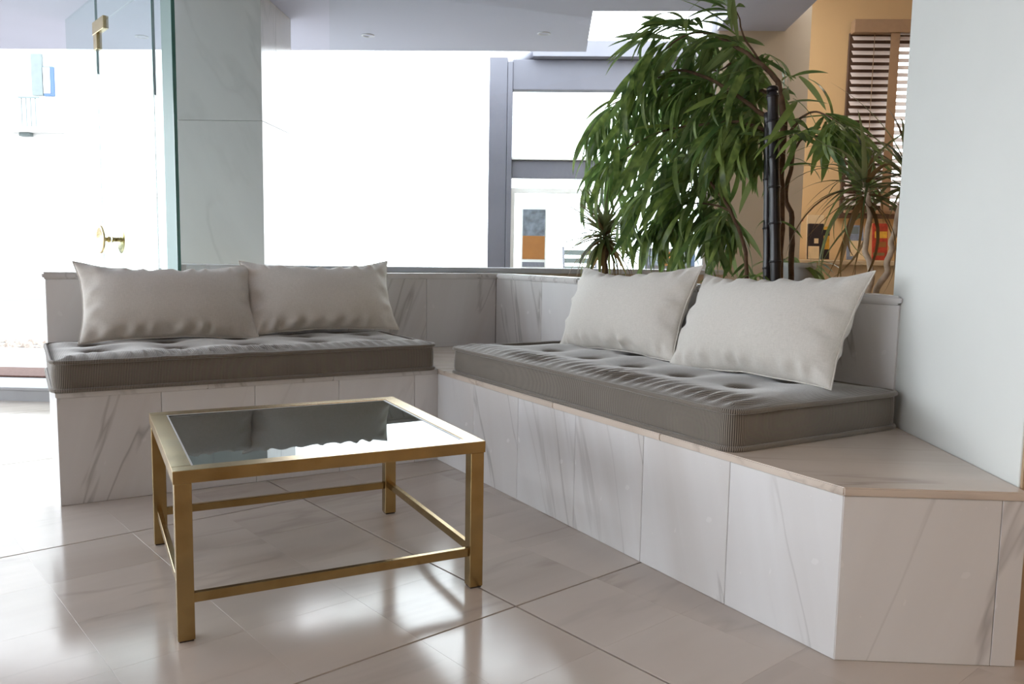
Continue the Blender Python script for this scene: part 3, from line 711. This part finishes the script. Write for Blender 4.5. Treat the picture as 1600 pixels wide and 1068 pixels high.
def ficus():
    rnd = random.Random(42)
    root = thing('ficus_tree', (3.05, 2.70, .69), label='tall leafy ficus with long drooping green leaves behind the long bench', cat='plant')
    O = Vector((3.05, 2.70, .69)); leaves = []; tv, tf = [], []
    spec = {'trunk': (.021, .014), 'trunk2': (.015, .008), 'low': (.011, .006), 'b1': (.013, .003), 'b2': (.012, .003), 'b3': (.010, .003), 'b4': (.010, .003), 'b5': (.006, .002), 'b6': (.006, .002), 'b7': (.007, .002), 'b8': (.007, .002), 'b9': (.006, .0015), 'b10': (.006, .002)}
    for k, P in FIC.items():
        C = catmull([Vector(p) - O for p in P], 6); r0, r1 = spec[k]
        C = [c + Vector((noise.noise((i * .4, hash(k) % 7 * 0 + len(k), 0)), noise.noise((i * .4, 5, len(P))), 0)) * .008 if 0 < i < len(C) - 1 else c for i, c in enumerate(C)]
        tube('trunk' if k.startswith('trunk') else 'branch', C, [r0 + (r1 - r0) * i / (len(C) - 1) for i in range(len(C))], 'bark', root, 8)
    def twig(p, d, L, nl, lmin=.20, lmax=.31, grav=1.0):
        pts = [p.copy()]; dd = d.normalized(); n = 6
        for i in range(n):
            dd = (dd + Vector((0, 0, -.22 * grav)) + Vector([rnd.uniform(-.08, .08) for _ in range(3)])).normalized(); pts.append(pts[-1] + dd * (L / n))
        v, f = tube_data(pts, [.0022 - .0012 * i / n for i in range(n + 1)], 4); k = len(tv); tv.extend(v); tf.extend([tuple(a + k for a in q) for q in f])
        for m in range(nl):
            t = .12 + .88 * (m + rnd.random() * .6) / nl; x = min(t, .999) * n; i = int(x); q = pts[i].lerp(pts[i + 1], x - i); ax = (pts[i + 1] - pts[i]).normalized()
            side = ax.cross(Vector((0, 0, 1))); side = side.normalized() if side.length > .05 else Vector((1, 0, 0))
            sgn = 1 if m % 2 else -1; a = rnd.uniform(.35, .9)
            dl = ax * math.cos(a) + side * (sgn * math.sin(a)) + Vector((rnd.uniform(-.25, .25), rnd.uniform(-.25, .25), rnd.uniform(-.45, .15) * grav))
            leaves.append((q, dl.normalized(), rnd.uniform(lmin, lmax), rnd.uniform(-.9, .9)))
    def along(k, t0, t1, n, L, nl, dirs, **kw):
        C = catmull([Vector(p) for p in FIC[k]], 6)
        for i in range(n):
            t = t0 + (t1 - t0) * (i + rnd.random()) / n; x = t * (len(C) - 1.001); j = int(x); p = C[j].lerp(C[j + 1], x - j)
            ax = (C[j + 1] - C[j]).normalized(); ang = rnd.uniform(0, 2 * math.pi)
            d = ax * .7 + Vector((math.cos(ang) * .9, math.sin(ang) * .6, rnd.uniform(-.3, .35))) + Vector(dirs)
            twig(p, d, L * rnd.uniform(.7, 1.25), nl, **kw)
    along('b1', .28, 1, 15, .27, 7, (-.1, .2, 0)); along('b1', .3, .95, 9, .2, 7, (-.1, .1, .9), grav=.7); along('b2', .18, 1, 25, .27, 7, (-.1, .25, -.1)); along('b3', .12, 1, 24, .28, 7, (-.1, .15, -.15))
    along('b4', .25, 1, 12, .26, 7, (0, .2, 0)); along('b5', .0, .85, 12, .25, 7, (0, .1, -.15)); along('b6', .1, 1, 18, .22, 7, (0, .15, -.2))
    along('b1', .05, .35, 6, .24, 7, (0, .1, -.1)); along('b2', .05, .3, 8, .28, 8, (0, .15, -.2)); along('b3', .05, .35, 8, .28, 8, (0, .1, -.25)); along('b6', .0, .5, 7, .24, 7, (0, 0, -.4))
    along('b10', .1, 1, 10, .26, 8, (0, .2, 0)); along('b9', .4, 1, 3, .14, 5, (0, 0, .6), grav=.5); along('low', .62, 1, 6, .22, 7, (0, .2, 0))
    along('b7', .45, 1, 7, .16, 7, (-.1, -.6, .1), lmin=.17, lmax=.26, grav=.55); along('b8', .35, 1, 7, .18, 7, (-.1, -.6, .0), lmin=.17, lmax=.26, grav=.55)
    along('trunk', .78, 1, 4, .16, 4, (-.1, -.4, .1)); along('low', .2, .6, 4, .16, 4, (-.1, .1, -.2), lmin=.12, lmax=.18); along('trunk', .25, .55, 3, .15, 3, (-.1, .1, -.1), lmin=.12, lmax=.18)
    # each leaf: turn the variant mesh
    variants = [leaf_me('leaf', 1, .10 + .016 * (k % 3), b) for k, b in enumerate((.35, .6, .85, 1.1, 1.35, .75))]
    for me in variants: me.materials.append(M['ficus'])
    leaves.sort(key=lambda l: l[0].x * math.sin(YAW) + l[0].y * math.cos(YAW))
    fv, ff = [], []
    for i, (q, d, L, ro) in enumerate(leaves):
        m = orient(q - O, d, roll=ro) @ Matrix.Scale(L, 4); me = variants[rnd.randrange(len(variants))]
        if i % 3 == 0 and i // 3 < 298:
            o = bpy.data.objects.new('leaf', me); COL.objects.link(o); o.parent = root; o.matrix_local = m
        else:
            k = len(fv); fv.extend([m @ v.co for v in me.vertices]); ff.extend([tuple(a + k for a in p.vertices) for p in me.polygons])
    tag(link('foliage', mesh('foliage', fv, ff, True), 'ficus_b', root), kind='stuff'); tag(link('twigs', mesh('twigs', tv, tf, True), 'bark', root), kind='stuff')
    print('ficus leaves', len(leaves))
# the joined foliage varies by position instead of by object
def foliage_mat():
    k = NT('ficus_foliage'); tc = k.n('ShaderNodeTexCoord'); nz = k.n('ShaderNodeTexNoise'); nz.inputs['Scale'].default_value = 16; nz.inputs['Detail'].default_value = 2; k.l(tc.outputs['Object'], nz.inputs[0])
    c = k.ramp(nz.outputs[0], [(.3, lin(70, 94, 50)), (.7, lin(156, 178, 96))]); g = k.n('ShaderNodeNewGeometry'); c = k.mix(k.math('MULTIPLY', g.outputs['Backfacing'], .6), c, lin(104, 136, 84))
    k.set(Base_Color=c, Roughness=.33); tr = k.n('ShaderNodeBsdfTranslucent'); k.l(c, tr.inputs[0])
    mx = k.n('ShaderNodeMixShader'); mx.inputs[0].default_value = .5; k.l(k.b.outputs[0], mx.inputs[1]); k.l(tr.outputs[0], mx.inputs[2]); k.l(mx.outputs[0], k.out.inputs[0]); return k.m
M['ficus_b'] = foliage_mat()
ficus()

def bamboo(p0, p1, r, label, nodes):
    p0, p1 = Vector(p0), Vector(p1); L = (p1 - p0).length
    t = thing('bamboo_pole', p0, label=label, cat='bamboo', group='black bamboo poles'); t.rotation_euler = (p1 - p0).to_track_quat('Z', 'Y').to_euler()
    prof = []; last = 0
    for zn in nodes + [L]:
        prof += [(r * 1.06, last + .006), (r * .97, last + .03), (r * .95, (last + zn) / 2), (r * .97, zn - .03), (r * 1.06, zn - .006)]; last = zn
    prof = [(r * .9, 0)] + prof + [(r * .8, L)]
    lathe('culm', prof, 'bamboo', t, 18)
    for zn in nodes:
        q = lathe('node_ring', [(r * .9, -.006), (r * 1.16, -.003), (r * 1.2, 0), (r * 1.12, .004), (r * .9, .006)], 'bamboo', t, 18); q.location = (0, 0, zn)
bamboo((2.90, 2.535, .66), (2.90, 2.629, 1.76), .0245, 'thicker black bamboo pole with pale sheen, the right one of the pair', [.14, .33, .50, .66, .79, .95, 1.06])
bamboo((2.945, 2.632, .66), (2.945, 2.686, 1.66), .020, 'thinner black bamboo pole tucked behind the thicker one', [.10, .30, .48, .70, .88])

def dracaena(label, trunk, rad, nleaf, L, Wd, seed, mats, droop=(.6, 2.3), tilt=(-.5, 1.3), tmat='cane'):
    rnd = random.Random(seed); O = Vector(trunk[0]); root = thing('dracaena_plant', O, label=label, cat='plant', group='slim dracaenas in the planter')
    C = catmull([Vector(p) - O for p in trunk], 7); C = [c + Vector((noise.noise((i * .35, seed, 0)), noise.noise((i * .35, seed, 7)), 0)) * .012 if i else c for i, c in enumerate(C)]
    tube('cane', C, [rad * (1 - .25 * i / len(C)) for i in range(len(C))], tmat, root, 10)
    var = []
    for k in range(6):
        me = leaf_me('leaf', 1, Wd / L, droop[0] + (droop[1] - droop[0]) * k / 5, .35, 10, .8, rnd.uniform(-1, 1)); var.append(me)
    var2 = [v.copy() for v in var]
    for v in var: v.materials.append(M[mats[0]])
    for v in var2: v.materials.append(M[mats[1]])
    top = C[-1]
    for i in range(nleaf):
        t = i / nleaf; az = i * 2.39996 + rnd.uniform(-.2, .2); el = tilt[1] + (tilt[0] - tilt[1]) * t + rnd.uniform(-.15, .15)
        d = Vector((math.cos(az) * math.cos(el), math.sin(az) * math.cos(el), math.sin(el)))
        p = top + Vector((math.cos(az), math.sin(az), 0)) * rad * .5 - Vector((0, 0, .09 * t))
        tip = O + p + d * L * .8; 
        if tip.dot(E2) < 2.95 and tip.dot(E1) > 1.05: continue
        dry = rnd.random() < (.75 if t > .8 else .12)
        me = (var2 if dry else var)[min(5, int(rnd.random() * 4 + t * 2.4))]
        o = bpy.data.objects.new('leaf', me); COL.objects.link(o); o.parent = root; o.matrix_local = orient(p, d, roll=rnd.uniform(-.4, .4)) @ Matrix.Scale(L * rnd.uniform(.7, 1.1), 4)
dracaena('small dracaena with a mop of thin drooping leaves above the pillow near the corner', [(2.95, 3.86, .66), (2.95, 3.862, .89), (2.95, 3.875, 1.05), (2.95, 3.887, 1.16)], .015, 110, .38, .032, 5, ('dracaena', 'drac_brown'), (.25, 1.5), (-.55, 1.2), 'bark')
dracaena('dracaena with thin pale stem and ribbon leaves in front of the blind', [(2.80, 2.10, .66), (2.80, 2.007, .915), (2.80, 2.037, 1.054), (2.80, 2.03, 1.164), (2.80, 2.054, 1.31)], .0125, 52, .42, .023, 9, ('dracaena', 'drac_brown'), (.7, 2.4), (-.6, 1.35))
dracaena('dracaena with curved stem half hidden by the white wall', [(2.83, 2.10, .66), (2.85, 2.003, .895), (2.85, 1.968, 1.019), (2.85, 1.953, 1.115), (2.88, 1.94, 1.36)], .013, 34, .44, .023, 14, ('dracaena', 'drac_brown'), (.4, 1.8), (-.1, 1.35))

def potted():
    rnd = random.Random(3); O = Vector((3.27, 2.74, .70)); t = thing('potted_plant', O, label='small arching plant in a white pot behind the bamboo', cat='plant')
    lathe('pot', [(.05, 0), (.062, .02), (.075, .26), (.079, .262), (.079, .285), (.068, .285), (.064, .25), (.001, .25)], 'white_plastic', t, 28)
    me = [leaf_me('leaf', 1, .11, b) for b in (1.4, 1.8, 2.2)]
    for m in me: m.materials.append(M['ficus'])
    for i in range(16):
        az = i * 2.4; el = rnd.uniform(.5, 1.1); d = Vector((math.cos(az) * math.cos(el), math.sin(az) * math.cos(el), math.sin(el)))
        o = bpy.data.objects.new('leaf', me[i % 3]); COL.objects.link(o); o.parent = t; o.matrix_local = orient(Vector((0, 0, .25)), d, roll=rnd.uniform(-.3, .3)) @ Matrix.Scale(rnd.uniform(.2, .3), 4)
potted()

# ------------------------------------------------------------------ outside
tag(bbox('ground_side', -40, -7.05, -20, 7.2, -.12, -.02, 'ground'), 'pale street paving left of the room', kind='structure')
tag(bbox('ground', -40, 40, 7.2, 60, -.12, -.02, 'ground'), 'pale street paving outside', kind='structure')
st = thing('entrance_step', B(0, 0), BR, label='pale stone step outside the glass door', cat='step')
box('step_slab', -9, -2.85, 5.14, 7.2, .07, .09, 'step', st, .004); box('step_riser', -9, -2.86, 5.15, 7.19, -.02, .07, 'step', st)
tag(bbox('door_mat', -6.4, -3.32, 5.55, 5.95, .091, .103, 'mat', None, .003), 'brown strip mat lying on the entrance step', 'mat')
def gravel():
    rnd = random.Random(1); vs, fs = [], []
    for i in range(500):
        p = B(rnd.uniform(-6.5, -3.6), rnd.uniform(7.3, 8.6), -.02); r = rnd.uniform(.015, .05); k = len(vs)
        for d in ((1, 0, 0), (0, 1, 0), (-1, 0, 0), (0, -1, 0), (0, 0, .9), (0, 0, -.2)): vs.append(p + Vector(d) * r * rnd.uniform(.7, 1.2) + Vector((0, 0, .004)))
        fs += [tuple(a + k for a in f) for f in ((0, 1, 4), (1, 2, 4), (2, 3, 4), (3, 0, 4), (1, 0, 5), (2, 1, 5), (3, 2, 5), (0, 3, 5))]
    tag(link('gravel', mesh('gravel', vs, fs), 'gravel'), 'strip of loose gravel beyond the entrance step', 'gravel', kind='stuff')
gravel()
# grey metal porch seen through the shop window
po = thing('metal_porch', B(0, 7.5), BR, label='grey metal framed glass porch outside the shop window', cat='porch')
box('post', -.585, -.423, 0, .14, -.02, 2.74, 'porch', po, .004); box('post', -.420, -.376, -.01, .12, -.02, 2.70, 'porch', po, .004); box('post', 1.75, 1.88, 0, .14, -.02, 2.74, 'porch', po, .004)
box('header', -.376, 1.75, .0, .12, 2.46, 2.72, 'porch', po, .004); box('roof_fascia', -.20, 2.0, -.10, .9, 2.725, 2.86, 'porch_light', po, .004)
hp = tube('roof_brace', [(-.42, .05, 2.66), (-.15, .05, 2.80)], .045, 'porch_light', po, 6)
box('mid_rail', -.376, .42, .02, .10, 1.69, 1.845, 'porch', po, .004); box('rail_cap', -.376, 1.75, .0, .12, 1.85, 1.87, 'white_plastic', po, .003)
box('lower_frame', -.376, .6, .02, .09, 1.56, 1.60, 'white_plastic', po); box('lower_stile', -.376, -.345, .02, .09, -.02, 1.56, 'white_plastic', po)
box('pane', -.345, 1.75, .05, .056, 0, 1.56, 'glass', po); box('pane', -.376, 1.75, .05, .056, 1.87, 2.46, 'glass', po)
ps = thing('poster_stand', B(-.19, 8.6), BR, label='poster stand with orange lower half outside the porch glass', cat='poster')
box('board', -.13, .13, 0, .03, -.02, 1.50, 'white_plastic', ps, .003); box('printed_panel', -.115, .115, -.004, -.0005, .96, 1.20, 'poster_orange', ps); box('printed_panel', -.115, .115, -.004, -.0005, 1.2005, 1.47, 'poster_blue', ps); box('foot', -.16, .16, -.12, .16, -.02, .01, 'porch', ps); box('printed_panel', -.115, .115, -.004, -.0005, .88, .93, 'porch', ps)
def chair(a, b, rz, label):
    t = thing('patio_chair', B(a, b, -.02), BR + rz, label=label, cat='chair', group='patio chairs outside')
    for sx in (-1, 1):
        for sy in (-1, 1): tube('leg', [(sx * .2, sy * .2, 0), (sx * .19, sy * .19, .44)], .013, 'porch', t, 8)
    box('seat', -.22, .22, -.22, .22, .44, .47, 'white_plastic', t, .01)
    for sx in (-1, 1): tube('back_post', [(sx * .2, .2, .45), (sx * .2, .27, 1.12)], .013, 'porch', t, 8)
    for k in range(6): q = box('back_slat', -.19, .19, .215 + .012 * k, .225 + .012 * k, .58 + k * .09, .635 + k * .09, 'facade_grey', t, .003)
chair(.42, 9.0, R(25), 'grey slat back patio chair outside near the poster stand')
cr = thing('display_rack', B(1.35, 9.2, -.02), BR, label='grey outdoor display rack holding coloured cards', cat='rack')
box('rack_frame', -.32, .32, 0, .25, 0, 1.12, 'porch', cr, .01)
for k, (x0, m) in enumerate(((-.28, 'print_blue'), (-.12, 'poster_orange'), (.04, 'facade_grey'), (.18, 'blue'))): box('card', x0, x0 + .11, -.012, -.002, .93, 1.08, m, cr)
# pale house across the street
ho = thing('house', B(-9.9, 16), BR, label='pale house with blue framed window across the street', cat='building')
box('wall', -3.2, 3.2, 0, 3, -.02, 7, 'facade', ho); box('shutter', -.25, -.03, -.06, -.002, 3.93, 4.72, 'facade_grey', ho, .01)
wf = box('window_frame', -.02, .19, -.05, -.002, 3.92, 4.48, 'blue', ho, .01); q = box('pane', -.01, .12, -.06, -.051, 3.97, 4.46, 'facade', ho)
box('balcony_slab', -.75, .4, -.5, -.002, 3.22, 3.27, 'facade', ho); box('balcony_rail', -.25, .15, -.5, -.46, 3.80, 3.83, 'facade_grey', ho)
for k in range(4): box('baluster', -.20 + k * .09, -.185 + k * .09, -.49, -.47, 3.27, 3.80, 'facade_grey', ho)
box('wall_lamp', -.51, -.29, -.12, -.002, 3.15, 3.215, 'facade_grey', ho, .01)
